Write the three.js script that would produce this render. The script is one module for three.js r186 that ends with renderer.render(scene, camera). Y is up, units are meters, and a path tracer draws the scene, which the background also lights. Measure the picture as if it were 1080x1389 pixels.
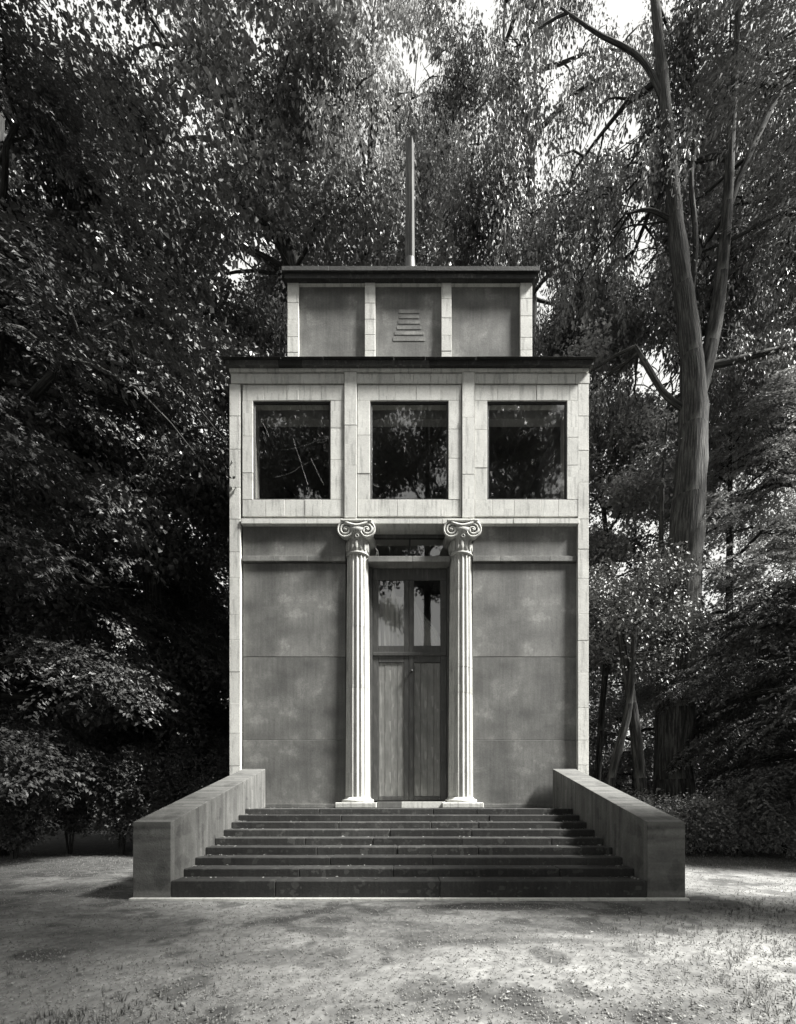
import * as THREE from 'three';
import { mergeGeometries } from 'three/addons/utils/BufferGeometryUtils.js';

// ------------------------------------------------------------------ camera, sky, sun, exposure
const F = 619, PX = 555, PY = 1090, EYE = 1.55;          // focal length and principal point in photo pixels, eye height in metres
const scene = new THREE.Scene();
const camera = new THREE.PerspectiveCamera(2 * Math.atan(694.5 / F) * 180 / Math.PI, 1080 / 1389, 0.1, 900);
camera.position.set(0, EYE, 0);
camera.lookAt(0, EYE, -10);
camera.setViewOffset(1080, 1389, 540 - PX, 694.5 - PY, 1080, 1389);   // a view camera with its lens shifted up
const renderer = new THREE.WebGLRenderer();
renderer.toneMapping = THREE.LinearToneMapping;
renderer.toneMappingExposure = 3.3;
renderer.shadowMap.enabled = true;

const SUN_EL = 50 * Math.PI / 180, SUN_AZ = 16 * Math.PI / 180;      // azimuth from +x towards the camera side
const sunDir = new THREE.Vector3(Math.cos(SUN_EL) * Math.cos(SUN_AZ), Math.sin(SUN_EL), Math.cos(SUN_EL) * Math.sin(SUN_AZ));
{
  const W = 256, H = 128, d = new Float32Array(W * H * 4);
  for (let j = 0; j < H; j++) for (let i = 0; i < W; i++) {
    const el = ((j + 0.5) / H - 0.5) * Math.PI;                     // row 0 is the nadir
    const v = el > 0 ? 0.3 + 0.03 * Math.sin(el) : 0.22;
    const k = (j * W + i) * 4;
    d[k] = v; d[k + 1] = v * 0.997; d[k + 2] = v * 0.965; d[k + 3] = 1;
  }
  const t = new THREE.DataTexture(d, W, H, THREE.RGBAFormat, THREE.FloatType);
  t.mapping = THREE.EquirectangularReflectionMapping; t.magFilter = t.minFilter = THREE.LinearFilter; t.needsUpdate = true;
  scene.background = t; scene.environment = t;
}
const sun = new THREE.DirectionalLight(new THREE.Color(1, 0.985, 0.95), 5);
sun.target.position.set(0, 0, -10); sun.position.copy(sunDir).multiplyScalar(80).add(sun.target.position);
sun.castShadow = true; sun.shadow.radius = 17;
Object.assign(sun.shadow.camera, { left: -45, right: 45, top: 45, bottom: -45, near: 1, far: 200 });
sun.shadow.mapSize.set(4096, 4096);
scene.add(sun, sun.target);

// ------------------------------------------------------------------ helpers
function rng(seed) { let a = seed >>> 0; return () => { a = (a + 0x6D2B79F5) | 0; let t = Math.imul(a ^ (a >>> 15), 1 | a); t = (t + Math.imul(t ^ (t >>> 7), 61 | t)) ^ t; return ((t ^ (t >>> 14)) >>> 0) / 4294967296; }; }
let rnd = rng(7);
const rr = (a, b) => a + (b - a) * rnd();
const clamp = (x, a = 0, b = 1) => Math.min(b, Math.max(a, x));
const smooth = (a, b, x) => { const t = clamp((x - a) / (b - a)); return t * t * (3 - 2 * t); };
const V = (x, y, z) => new THREE.Vector3(x, y, z);
const at = (px, py, Z) => V((px - PX) * Z / F, EYE + (PY - py) * Z / F, -Z);     // a photo pixel at depth Z
const taken = new Map();
function numbered(n) { const k = taken.get(n) ?? 0; taken.set(n, k + 1); return k ? n + '_' + String(k).padStart(3, '0') : n; }
function tag(o, label, category, group) { o.userData.label = label; o.userData.category = category; if (group) o.userData.group = group; return o; }
function thing(name, label, category, pos = [0, 0, 0], group) { const g = new THREE.Group(); g.name = numbered(name); g.position.set(...pos); scene.add(g); return tag(g, label, category, group); }
function mesh(name, geo, mat, parent) { const m = new THREE.Mesh(geo, mat); m.name = parent === scene ? numbered(name) : name; m.castShadow = m.receiveShadow = true; parent.add(m); return m; }
function group(name, parent) { const g = new THREE.Group(); g.name = name; parent.add(g); return g; }

// periodic value noise
const LAT = new Float32Array(65536); { const r = rng(99); for (let i = 0; i < 65536; i++) LAT[i] = r(); }
function vn(x, y, p, s = 0) {
  const x0 = Math.floor(x), y0 = Math.floor(y), fx = x - x0, fy = y - y0, u = fx * fx * (3 - 2 * fx), v = fy * fy * (3 - 2 * fy);
  const L = (i, j) => LAT[((((i % p) + p) % p) * 73 + (((j % p) + p) % p) * 1619 + s * 7919) & 65535];
  return (L(x0, y0) * (1 - u) + L(x0 + 1, y0) * u) * (1 - v) + (L(x0, y0 + 1) * (1 - u) + L(x0 + 1, y0 + 1) * u) * v;
}
function fbm(u, v, p, oct, s = 0) { let a = 0.5, t = 0, w = 0; for (let o = 0; o < oct; o++) { t += a * vn(u * p, v * p, p, s + o); w += a; a *= 0.5; p *= 2; } return t / w; }
function tex(w, h, fn, rep = 1, linear = false) {
  const d = new Uint8Array(w * h * 4);
  for (let j = 0; j < h; j++) for (let i = 0; i < w; i++) {
    const c = fn((i + 0.5) / w, (j + 0.5) / h), k = (j * w + i) * 4;
    const g = clamp(c) * 255; d[k] = g; d[k + 1] = g; d[k + 2] = g * (linear ? 1 : 0.985); d[k + 3] = 255;
  }
  const t = new THREE.DataTexture(d, w, h, THREE.RGBAFormat); t.wrapS = t.wrapT = THREE.RepeatWrapping; t.magFilter = THREE.LinearFilter; t.minFilter = THREE.LinearMipmapLinearFilter; t.generateMipmaps = true;
  t.colorSpace = linear ? THREE.NoColorSpace : THREE.SRGBColorSpace; t.repeat.set(rep, rep); t.needsUpdate = true; return t;
}
// albedo maps are sRGB encoded greys: enc(linear)
const enc = (l) => l <= 0.0031308 ? 12.92 * l : 1.055 * Math.pow(l, 1 / 2.4) - 0.055;
const std = (o) => new THREE.MeshStandardMaterial(o);
const grey = (g) => new THREE.Color().setRGB(g, g, g * 0.98);

// pale limestone: fine grain, faint vertical dirt runs, dark pitting
const T = {};
T.lime = tex(1024, 1024, (u, v) => { const a = fbm(u, v, 6, 5), b = fbm(u, v, 90, 3, 11), run = fbm(u * 1, v * 0.12, 40, 3, 21); return enc(clamp(0.62 * (0.74 + 0.34 * a) * (0.86 + 0.28 * b) - 0.15 * smooth(0.52, 0.8, run) - 0.22 * smooth(0.72, 0.8, b) * smooth(0.45, 0.7, a))); }, 0.42);
T.limeB = tex(512, 512, (u, v) => 0.6 * fbm(u, v, 60, 3, 3) + 0.4 * fbm(u, v, 12, 3, 5), 0.9, true);
T.slate = tex(1024, 1024, (u, v) => { const a = fbm(u, v, 5, 5, 31), b = fbm(u, v, 120, 2, 41), run = fbm(u, v * 0.08, 70, 4, 51), m = fbm(u, v, 14, 4, 61); return enc(clamp(0.128 * (0.45 + 1.1 * a) * (0.85 + 0.3 * b) * (0.8 + 0.4 * run) + 0.05 * smooth(0.5, 0.72, m) * (0.4 + 1.2 * b) * smooth(0.4, 0.65, a))); }, 0.3);
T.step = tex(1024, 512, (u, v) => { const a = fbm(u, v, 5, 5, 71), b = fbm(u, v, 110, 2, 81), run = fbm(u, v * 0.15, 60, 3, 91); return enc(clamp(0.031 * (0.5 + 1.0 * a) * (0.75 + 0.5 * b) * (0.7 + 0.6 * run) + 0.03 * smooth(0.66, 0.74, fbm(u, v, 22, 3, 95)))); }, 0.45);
T.cheek = tex(1024, 1024, (u, v) => { const a = fbm(u, v, 5, 5, 101), b = fbm(u, v, 100, 3, 111), run = fbm(u, v * 0.12, 28, 3, 121); return enc(clamp(0.125 * (0.68 + 0.5 * a) * (0.82 + 0.36 * b) * (0.5 + 0.98 * run) - 0.03 * smooth(0.62, 0.74, fbm(u, v, 9, 4, 131)))); }, 0.4);
T.bark = tex(512, 1024, (u, v) => { const a = fbm(u, v * 0.25, 24, 4, 141), b = fbm(u, v, 40, 3, 151); return enc(clamp(0.085 * (0.05 + 1.9 * a * a * 1.6) * (0.6 + 0.8 * b))); }, 1);
T.barkB = tex(512, 1024, (u, v) => fbm(u, v * 0.25, 24, 4, 141), 1, true);
T.door = tex(512, 1024, (u, v) => { const g = fbm(u, v * 0.06, 48, 4, 161), b = fbm(u, v, 10, 4, 171); return enc(clamp(0.10 * (0.7 + 0.6 * g) * (0.7 + 0.6 * b) + 0.06 * smooth(0.6, 0.75, fbm(u, v * 0.1, 30, 3, 181)))); }, 0.7);
T.grain = tex(512, 512, (u, v) => 0.5 * fbm(u, v, 120, 2, 6) + 0.5 * fbm(u, v, 30, 3, 7), 1, true);

const stone = (map, k, rough = 0.85, bump = 0.004, o = {}) => std({ map, color: grey(k), roughness: rough, bumpMap: T.limeB, bumpScale: bump, ...o });
const M = {
  lime: [1.08, 1.02, 0.96, 1.05].map((k) => stone(T.lime, k)),
  col: [0.92, 0.82, 0.86, 0.78].map((k) => stone(T.lime, k, 0.88, 0.006)),
  slate: [1.0, 0.88, 1.12].map((k) => stone(T.slate, k, 0.7, 0.003)),
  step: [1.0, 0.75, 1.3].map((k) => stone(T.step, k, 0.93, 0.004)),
  cheek: [1.0, 0.92].map((k) => stone(T.cheek, k, 0.9, 0.005)),
  cornice: [1.0, 1.4, 0.7, 2.1].map((k) => stone(T.step, k, 0.8, 0.006)),
  attic: stone(T.slate, 1.2, 0.75),
  relief: stone(T.slate, 1.45, 0.8),
  inner: std({ color: grey(0.42), roughness: 0.95 }),
  doorWood: std({ map: T.door, color: grey(0.55), roughness: 0.55, bumpMap: T.grain, bumpScale: 0.002 }),
  doorPanel: std({ map: T.door, color: grey(1.8), roughness: 0.6, bumpMap: T.grain, bumpScale: 0.002 }),
  metal: std({ color: grey(0.05), roughness: 0.45, metalness: 0.6 }),
  pole: std({ map: T.bark, color: grey(0.8), roughness: 0.7 }),
  glass: new THREE.MeshPhysicalMaterial({ color: grey(0.85), roughness: 0.02, transmission: 1, thickness: 0, ior: 2.35 }),
  twig_reflection: std({ color: grey(0.3), roughness: 0.35 }),
  panes: [0.02, 0.025, 0.03].map((q) => new THREE.MeshPhysicalMaterial({ color: grey(0.8), roughness: q, transmission: 1, thickness: 0, ior: 2.35 })),
  cloth: new THREE.MeshPhysicalMaterial({ color: grey(0.55), roughness: 1, transmission: 0.35, thickness: 0 }),
  bark: std({ map: T.bark, bumpMap: T.barkB, bumpScale: 0.02, color: grey(0.55), roughness: 0.97 }),
};

// a box with chamfered edges and uv in metres, centred on its own middle
const boxCache = new Map();
function chamfer(w, h, d, b = 0.006) {
  const key = [w, h, d, b].map((x) => x.toFixed(3)).join();
  if (boxCache.has(key)) return boxCache.get(key);
  b = Math.min(b, w / 3, h / 3, d / 3);
  const H = [w / 2, h / 2, d / 2], P = [], N = [], U = [], ou = rnd() * 5, ov = rnd() * 5;
  const face = (pts, n) => {
    const a = pts[1].clone().sub(pts[0]).cross(pts[2].clone().sub(pts[0]));
    if (a.dot(n) < 0) pts.reverse();
    for (let i = 1; i < pts.length - 1; i++) for (const p of [pts[0], pts[i], pts[i + 1]]) {
      P.push(p.x, p.y, p.z); N.push(n.x, n.y, n.z);
      const ax = Math.abs(n.x), ay = Math.abs(n.y), az = Math.abs(n.z);
      if (az >= ax && az >= ay) U.push(p.x + ou, p.y + ov); else if (ax >= ay) U.push(p.z + ou, p.y + ov); else U.push(p.x + ou, p.z + ov);
    }
  };
  const corner = (s, m) => V(s[0] * (H[0] - (m === 0 ? 0 : b)), s[1] * (H[1] - (m === 1 ? 0 : b)), s[2] * (H[2] - (m === 2 ? 0 : b)));
  const S = [-1, 1], ax = [V(1, 0, 0), V(0, 1, 0), V(0, 0, 1)];
  for (let m = 0; m < 3; m++) for (const s of S) {
    const [i, j] = [(m + 1) % 3, (m + 2) % 3], q = [[-1, -1], [1, -1], [1, 1], [-1, 1]].map(([a, c]) => { const v = [0, 0, 0]; v[m] = s; v[i] = a; v[j] = c; return corner(v, m); });
    face(q, ax[m].clone().multiplyScalar(s));
    for (const t of S) { const e = (o, k) => { const v = [0, 0, 0]; v[m] = s; v[i] = t; v[j] = o; return corner(v, k); }; face([e(-1, m), e(1, m), e(1, i), e(-1, i)], ax[m].clone().multiplyScalar(s).addScaledVector(ax[i], t).normalize()); }
  }
  for (const a of S) for (const c of S) for (const e of S) face([0, 1, 2].map((m) => corner([a, c, e], m)), V(a, c, e).normalize());
  const g = new THREE.BufferGeometry();
  g.setAttribute('position', new THREE.Float32BufferAttribute(P, 3)); g.setAttribute('normal', new THREE.Float32BufferAttribute(N, 3)); g.setAttribute('uv', new THREE.Float32BufferAttribute(U, 2));
  boxCache.set(key, g); return g;
}
function piece(parent, name, x0, x1, y0, y1, z0, z1, mat, b = 0.006) {
  const m = mesh(name, chamfer(Math.abs(x1 - x0), Math.abs(y1 - y0), Math.abs(z1 - z0), b), Array.isArray(mat) ? mat[Math.floor(rnd() * mat.length)] : mat, parent);
  m.position.set((x0 + x1) / 2, (y0 + y1) / 2, (z0 + z1) / 2); return m;
}
// cut a span into uneven pieces
function cuts(a, b, n, jit = 0.25) { const o = [a]; for (let i = 1; i < n; i++) o.push(a + (b - a) * (i + (rnd() - 0.5) * jit) / n); o.push(b); return o; }
const JT = 0.005;                                        // open joint between two blocks
function rowX(parent, name, x0, x1, y0, y1, z0, z1, n, mat, jit = 0.25) { const c = cuts(x0, x1, n, jit); for (let i = 0; i < n; i++) piece(parent, name, c[i] + JT / 2, c[i + 1] - JT / 2, y0, y1, z0, z1 + rr(-0.004, 0.004), mat); }
function colY(parent, name, x0, x1, y0, y1, z0, z1, n, mat, jit = 0.25) { const c = cuts(y0, y1, n, jit); for (let i = 0; i < n; i++) piece(parent, name, x0, x1, c[i] + JT / 2, c[i + 1] - JT / 2, z0, z1 + rr(-0.004, 0.004), mat); }

// ------------------------------------------------------------------ ground
const Z0 = 7.43, TREAD = 0.421, Df = 12.345;             // depth of the stair front, tread, depth of the facade
const gravelEdge = (x, z) => 0.9 * Math.sin(x * 0.7 + 1) + 0.5 * Math.sin(x * 1.9);
T.ground = tex(2048, 2048, (u, v) => {
  const x = (u - 0.5) * 28, z = (v - 0.5) * 28 - 8;      // metres; the map covers 28 m round the stair front
  const fine = fbm(u, v, 700, 1, 201), g = fbm(u, v, 256, 3, 202), a = fbm(u, v, 22, 4, 203), b = fbm(u, v, 60, 3, 205), str = fbm(u * 0.35, v, 50, 3, 207);
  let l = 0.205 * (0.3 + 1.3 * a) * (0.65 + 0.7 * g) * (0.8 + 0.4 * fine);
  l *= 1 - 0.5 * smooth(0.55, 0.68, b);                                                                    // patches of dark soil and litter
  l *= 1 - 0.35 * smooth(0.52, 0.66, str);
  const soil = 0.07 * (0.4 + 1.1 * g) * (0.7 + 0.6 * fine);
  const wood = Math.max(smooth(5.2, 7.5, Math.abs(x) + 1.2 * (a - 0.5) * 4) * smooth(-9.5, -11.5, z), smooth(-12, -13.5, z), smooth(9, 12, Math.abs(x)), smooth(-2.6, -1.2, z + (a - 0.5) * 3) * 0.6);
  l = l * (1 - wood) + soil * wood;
  const px = (x - 1.35) / 1.15, pz = (z + 6.95) / 0.26, darkPatch = smooth(1.15, 0.8, Math.hypot(px, pz) + (b - 0.5) * 0.9);     // darker ragged oval at the foot of the stairs
  l *= 1 - 0.72 * darkPatch;
  return enc(clamp(l));
}, 1);
T.ground.wrapS = T.ground.wrapT = THREE.MirroredRepeatWrapping;
T.groundB = tex(1024, 1024, (u, v) => 0.55 * fbm(u, v, 200, 2, 211) + 0.45 * fbm(u, v, 40, 3, 212), 1, true);
{
  const xs = [], add = (a, b, n) => { for (let i = 0; i < n; i++) xs.push(a + (b - a) * i / n); };
  add(-320, -40, 8); add(-40, -12, 14); add(-12, 12, 160); add(12, 40, 14); add(40, 321, 8); xs.push(320);
  const zs = xs.map((x) => x - 8), P = [], U = [], I = [];
  const hgt = (x, z) => { const near = Math.max(0, 1 - Math.hypot(x / 16, (z + 8) / 16)); return -0.012 + 0.03 * (fbm(x / 40 + 3, z / 40 + 3, 40, 3, 220) - 0.5) * Math.min(1, near * 3) - 0.004; };
  for (const z of zs) for (const x of xs) { P.push(x, hgt(x, z), z); U.push(x / 28 + 0.5, (z + 8) / 28 + 0.5); }
  const n = xs.length;
  for (let j = 0; j < n - 1; j++) for (let i = 0; i < n - 1; i++) { const a = j * n + i; I.push(a, a + n, a + 1, a + 1, a + n, a + n + 1); }
  const g = new THREE.BufferGeometry(); g.setAttribute('position', new THREE.Float32BufferAttribute(P, 3)); g.setAttribute('uv', new THREE.Float32BufferAttribute(U, 2)); g.setIndex(I); g.computeVertexNormals();
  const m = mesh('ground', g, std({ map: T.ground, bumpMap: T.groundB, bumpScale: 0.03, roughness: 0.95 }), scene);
  m.userData = { kind: 'structure', label: 'pale gravel and bare earth in front of the staircase', category: 'ground' };
}

// ------------------------------------------------------------------ staircase
const stair = thing('stone_staircase', 'broad dark stone staircase with sloping side walls below the doorway', 'staircase', [0, 0, -Z0]);
const XI = 3.88, XO = 4.5, LAND = 1.43;
{
  const h = [0.29]; for (let k = 1; k < 9; k++) h.push(0.29 + (LAND - 0.29) * k / 8);
  for (let k = 0; k < 9; k++) {
    const st = group(k < 8 ? 'step' : 'landing', stair), z1 = -k * TREAD, z0 = k < 8 ? -(k + 1) * TREAD - 0.06 : -(Df - Z0) - 0.34, y0 = k ? h[k - 1] - 0.02 : -0.1;
    const n = k < 8 ? [3, 4, 3, 4, 5, 3, 4, 3][k] : 4, c = cuts(-XI, XI, n, 0.7);
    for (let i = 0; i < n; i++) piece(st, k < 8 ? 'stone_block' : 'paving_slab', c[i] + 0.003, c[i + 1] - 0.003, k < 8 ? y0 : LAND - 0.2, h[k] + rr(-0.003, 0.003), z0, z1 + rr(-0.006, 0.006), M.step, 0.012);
  }
  piece(stair, 'footing_slab', -XO - 0.02, XO + 0.02, -0.12, 0.022, -0.3, 0.085, M.lime[1], 0.01);
  for (const s of [-1, 1]) {
    const w = group('side_wall', stair), L = Df - Z0, H0 = 1.25, H1 = 2.49, bz = [0, -1.55, -3.2, -L + 0.012];
    for (let i = 0; i < 3; i++) {
      const za = bz[i] - (i ? 0.003 : 0), zb = bz[i + 1] + 0.003, ya = H0 + (H1 - H0) * (-za) / L, yb = H0 + (H1 - H0) * (-zb) / L;
      const sh = new THREE.Shape(); sh.moveTo(-za, -0.1); sh.lineTo(-zb, -0.1); sh.lineTo(-zb, yb); sh.lineTo(-za, ya); sh.closePath();
      const g = new THREE.ExtrudeGeometry(sh, { depth: XO - XI - 0.024, bevelEnabled: true, bevelSize: 0.012, bevelThickness: 0.012, bevelSegments: 2, bevelOffset: -0.012 });
      g.rotateY(Math.PI / 2);                            // shape x -> -z, extrusion -> +x
      mesh('stone_block', g, M.cheek[i % 2], w).position.x = s > 0 ? XI + 0.012 : -XO + 0.012;
    }
  }
}

// ------------------------------------------------------------------ mausoleum
const S = Df / F, fx = (p) => (p - PX) * S, fy = (p) => EYE + (PY - p) * S;
const bld = thing('mausoleum', 'tall pale stone mausoleum with two fluted columns, dark windows and stepped attic', 'building', [0, 0, -Df]);
const W2 = 4.86, DEPTH = 8.6, TOP = EYE + (PY - 484) * (Df - 0.2) / F - 0.04;
{
  // body behind the facade
  for (const s of [-1, 1]) piece(bld, 'side_wall', s * W2, s * (W2 - 0.4), 0, TOP - 0.02, -DEPTH, -0.46, M.slate[1], 0.01);
  piece(bld, 'back_wall', -W2 + 0.4, W2 - 0.4, 0, TOP - 0.02, -DEPTH, -DEPTH + 0.4, M.inner);
  piece(bld, 'floor_slab', -W2 + 0.4, W2 - 0.4, LAND - 0.3, LAND - 0.04, -DEPTH + 0.4, -0.72, M.inner);
  piece(bld, 'upper_floor', -W2 + 0.4, W2 - 0.4, fy(706), fy(696), -DEPTH + 0.4, -0.45, M.inner);
  piece(bld, 'roof_slab', -W2 + 0.4, W2 - 0.4, TOP - 0.3, TOP - 0.03, -DEPTH + 0.4, -0.5, M.slate[1]);

  // corner pilasters and the two strips above the columns
  for (const s of [-1, 1]) {
    const p = group('corner_pilaster', bld), a = s * W2, b = s * (W2 - 0.29);
    colY(p, 'stone_block', Math.min(a, b), Math.max(a, b), 0, fy(704), -0.5, 0, 11, M.lime);
    colY(p, 'stone_block', Math.min(a, b), Math.max(a, b), fy(704), fy(521), -0.5, 0.002, 4, M.lime);
  }
  for (const [a, b] of [[467.5, 484], [627, 643.5]]) { const p = group('pilaster_strip', bld); colY(p, 'stone_block', fx(a), fx(b), fy(703), fy(506), -0.34, 0.035, 3, M.lime); }

  // two courses under the cornice, the cornice itself
  const c1 = group('frieze_course', bld); for (const [a, b, n] of [[313, 467, 6], [484, 627, 6], [643.5, 800, 6]]) rowX(c1, 'stone_block', fx(a) + 0.004, fx(b) - 0.004, fy(520), fy(506.5), -0.4, 0.0, n, M.lime, 0.6);
  const fz = (p, z) => EYE + (PY - p) * (Df - z) / F;
  const c2 = group('upper_course', bld); rowX(c2, 'stone_block', -W2, W2, fy(505), fz(495, 0.12) - 0.003, -0.45, 0.03, 12, M.lime, 0.7);
  const c3 = group('cornice', bld); rowX(c3, 'cornice_slab', -W2 - 0.08, W2 + 0.08, fz(495, 0.12), fz(488, 0.12), -0.8, 0.12, 9, M.cornice, 0.7);
  const c4 = group('roof_edge', bld); rowX(c4, 'edge_slab', -W2 - 0.14, W2 + 0.14, fz(487.7, 0.12), fz(483.5, 0.2), -0.9, 0.2, 7, [M.cornice[2], M.cornice[0]], 0.7);

  // the three windows with their slab surrounds
  // branch reflections drawn on the glass as pale hairline tubes, as polylines in photo pixels on the facade plane
  const TWIGS = [[[[386, 608], [405, 604], [425, 597], [443, 592]], [[397, 592], [403, 612], [410, 634], [417, 655]], [[372, 645], [392, 640], [412, 628], [432, 619]], [[421, 619], [430, 638], [439, 656]], [[353, 566], [359, 578], [364, 590]], [[430, 598], [441, 596]]],
    [],
    []];
  let wi = 0;
  for (const [a, b, oa, ob] of [[328, 467.5, 343, 448.5], [484, 627, 502, 608.5], [643.5, 786, 661, 769.5]]) {
    const w = group('window', bld), A = fx(a) + 0.018, B = fx(b) - 0.018, OA = fx(oa), OB = fx(ob), yT = fy(522.3), yt = fy(543), yb = fy(677.5), yB = fy(700);
    rowX(w, 'surround_slab', A, B, yt, yT, -0.32, 0.0, 5, M.lime, 0.5);
    rowX(w, 'surround_slab', A, B, yB, yb, -0.32, 0.0, 5, M.lime, 0.5);
    colY(w, 'surround_slab', A, OA, yb, yt, -0.32, 0.0, 3, M.lime, 0.5);
    colY(w, 'surround_slab', OB, B, yb, yt, -0.32, 0.0, 3, M.lime, 0.5);
    const f = 0.05; 
    piece(w, 'frame_bar', OA, OA + f, yb, yt, -0.1, -0.035, M.metal); piece(w, 'frame_bar', OB - f, OB, yb, yt, -0.1, -0.035, M.metal);
    piece(w, 'frame_bar', OA + f, OB - f, yt - f, yt, -0.1, -0.035, M.metal); piece(w, 'frame_bar', OA + f, OB - f, yb, yb + f, -0.1, -0.035, M.metal);
    const g = new THREE.PlaneGeometry(OB - OA - 2 * f, yt - yb - 2 * f); const p = mesh('pane', g, M.panes[wi], w); p.position.set((OA + OB) / 2, (yt + yb) / 2, -0.065);
    for (const line of TWIGS[wi]) { const q = []; for (let k = 0; k < line.length; k++) { q.push(V(fx(line[k][0]), fy(line[k][1]), -0.063)); if (k < line.length - 1) for (const f2 of [0.33, 0.66]) q.push(V(fx(line[k][0] + (line[k + 1][0] - line[k][0]) * f2 + rr(-0.8, 0.8)), fy(line[k][1] + (line[k + 1][1] - line[k][1]) * f2 + rr(-0.8, 0.8)), -0.063)); } mesh('twig_reflection', tube(q, q.map(() => rr(0.001, 0.003)), 4), M.twig_reflection, w); }
    wi++;
  }
  // backing behind the grooves so that the joints are dark stone, not holes
  for (const [a, b] of [[313, 343], [448.5, 502], [608.5, 661], [769.5, 800]]) piece(bld, 'wall_core', fx(a) + 0.02, fx(b) - 0.02, fy(701), fy(498), -0.62, -0.36, M.inner);
  for (const [a, b] of [[498, 542], [678, 705]]) piece(bld, 'wall_core', -W2 + 0.42, W2 - 0.42, fy(b), fy(a), -0.9, -0.63, M.inner);

  // string course over the panels
  const sc = group('string_course', bld); for (const [a, b, n] of [[327.4, 466, 3], [466, 644, 4], [644, 785.4, 3]]) rowX(sc, 'stone_block', fx(a), fx(b), fy(711), fy(704.2), -0.5, 0.03, n, M.lime, 0.4);
  piece(bld, 'lintel', fx(328), fx(785), fy(703.8), fy(700.6), -0.36, -0.05, M.slate[1]);

  // grey wall panels on both sides of the columns, each of four slabs
  for (const [a, b] of [[327.8, 468], [642, 785]]) {
    const p = group('wall_panel', bld), x0 = fx(a), x1 = fx(b);
    piece(p, 'panel_slab', x0, x1, fy(752), fy(711), -0.62, -0.10, M.slate[2], 0.004);
    piece(p, 'panel_slab', x0, x1, fy(888.8), fy(761), -0.62, -0.12, M.slate[2], 0.006);
    piece(p, 'panel_slab', x0, x1, fy(1003), fy(889.4), -0.62, -0.122, M.slate[0], 0.006);
    piece(p, 'panel_slab', x0, x1, LAND - 0.05, fy(1003.4), -0.62, -0.118, M.slate[1], 0.006);
    const l = group('ledge', bld); rowX(l, 'stone_block', x0, x1, fy(759.5), fy(752.5), -0.55, -0.05, 3, [M.attic, M.relief], 0.5);
  }
  // skirting strip at the foot of the panels
  for (const [a, b] of [[327.8, 456], [654, 785]]) piece(bld, 'skirting', fx(a), fx(b), LAND + 0.004, fy(1090.5), -0.3, -0.06, M.slate[1]);

  // columns
  const flute = (r0, r1, y0, y1, rows = 3) => {
    const nf = 16, per = 9, n = nf * per, P = [], U = [], I = [];
    for (let j = 0; j <= rows; j++) for (let i = 0; i <= n; i++) {
      const t = j / rows, y = y0 + (y1 - y0) * t, R = r0 + (r1 - r0) * t, ph = (i % per) / per, dip = ph < 0.15 || ph > 0.85 ? 0 : Math.sin((ph - 0.15) / 0.7 * Math.PI);
      const r = R * (1 - 0.12 * Math.pow(dip, 0.8)), a = i / n * Math.PI * 2 + 0.04;
      P.push(r * Math.sin(a), y, r * Math.cos(a)); U.push(a * R, y);
    }
    for (let j = 0; j < rows; j++) for (let i = 0; i < n; i++) { const k = j * (n + 1) + i; I.push(k, k + 1, k + n + 1, k + 1, k + n + 2, k + n + 1); }
    const g = new THREE.BufferGeometry(); g.setAttribute('position', new THREE.Float32BufferAttribute(P, 3)); g.setAttribute('uv', new THREE.Float32BufferAttribute(U, 2)); g.setIndex(I); g.computeVertexNormals(); return g;
  };
  const lathe = (pts, seg = 48) => new THREE.LatheGeometry(pts.map(([x, y]) => new THREE.Vector2(x, y)), seg);
  for (const [cx, joints] of [[484, [933, 850]], [626.7, [905, 940, 800]]]) {
    const c = group('column', bld); c.position.set(fx(cx), 0, -0.25);
    const yb = LAND, ySh0 = fy(1081), ySh1 = fy(752), rb = 0.345, rt = 0.30;
    piece(c, 'plinth', -0.55, 0.55, yb, yb + 0.15, -0.42, 0.5, M.col, 0.02);
    mesh('base_ring', lathe([[0.3, yb + 0.15], [0.43, yb + 0.15], [0.45, yb + 0.19], [0.43, yb + 0.235], [0.37, yb + 0.25], [0.36, yb + 0.29], [0.3, yb + 0.3]]), M.col[0], c);
    const ys = [ySh0, ...joints.map(fy).sort((p, q) => p - q), ySh1], R = (y) => rb + (rt - rb) * Math.pow((y - ySh0) / (ySh1 - ySh0), 1.3);
    for (let i = 0; i < ys.length - 1; i++) mesh('shaft_drum', flute(R(ys[i]), R(ys[i + 1]), ys[i] + (i ? 0.006 : 0), ys[i + 1] - 0.004), M.col[(i * 2 + (cx > 500 ? 1 : 0)) % 4], c);
    mesh('shaft_core', new THREE.CylinderGeometry(rt * 0.8, rb * 0.8, ySh1 - ySh0, 20), M.inner, c).position.y = (ySh0 + ySh1) / 2;
    // capital
    const cap = group('capital', c), t = EYE + (PY - 704.5) * (Df - 0.12) / F, n0 = ySh1;
    mesh('necking', lathe([[0.2, n0], [0.325, n0], [0.345, n0 + 0.03], [0.325, n0 + 0.06], [0.31, n0 + 0.075], [0.305, n0 + 0.42], [0.32, n0 + 0.46], [0.40, n0 + 0.56], [0.42, n0 + 0.64], [0.38, n0 + 0.72], [0.2, n0 + 0.74]]), M.col[3], cap);
    for (let k = 0; k < 9; k++) {                        // upright leaves carved round the neck
      const a = (k - 4) * 0.39, lf = new THREE.SphereGeometry(1, 8, 8); const q = mesh('carved_leaf', lf, M.col[k % 4], cap);
      q.scale.set(0.055, 0.15, 0.03); q.position.set(0.315 * Math.sin(a), n0 + 0.25, 0.315 * Math.cos(a)); q.rotation.y = a; q.rotation.x = -0.08;
    }
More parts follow.
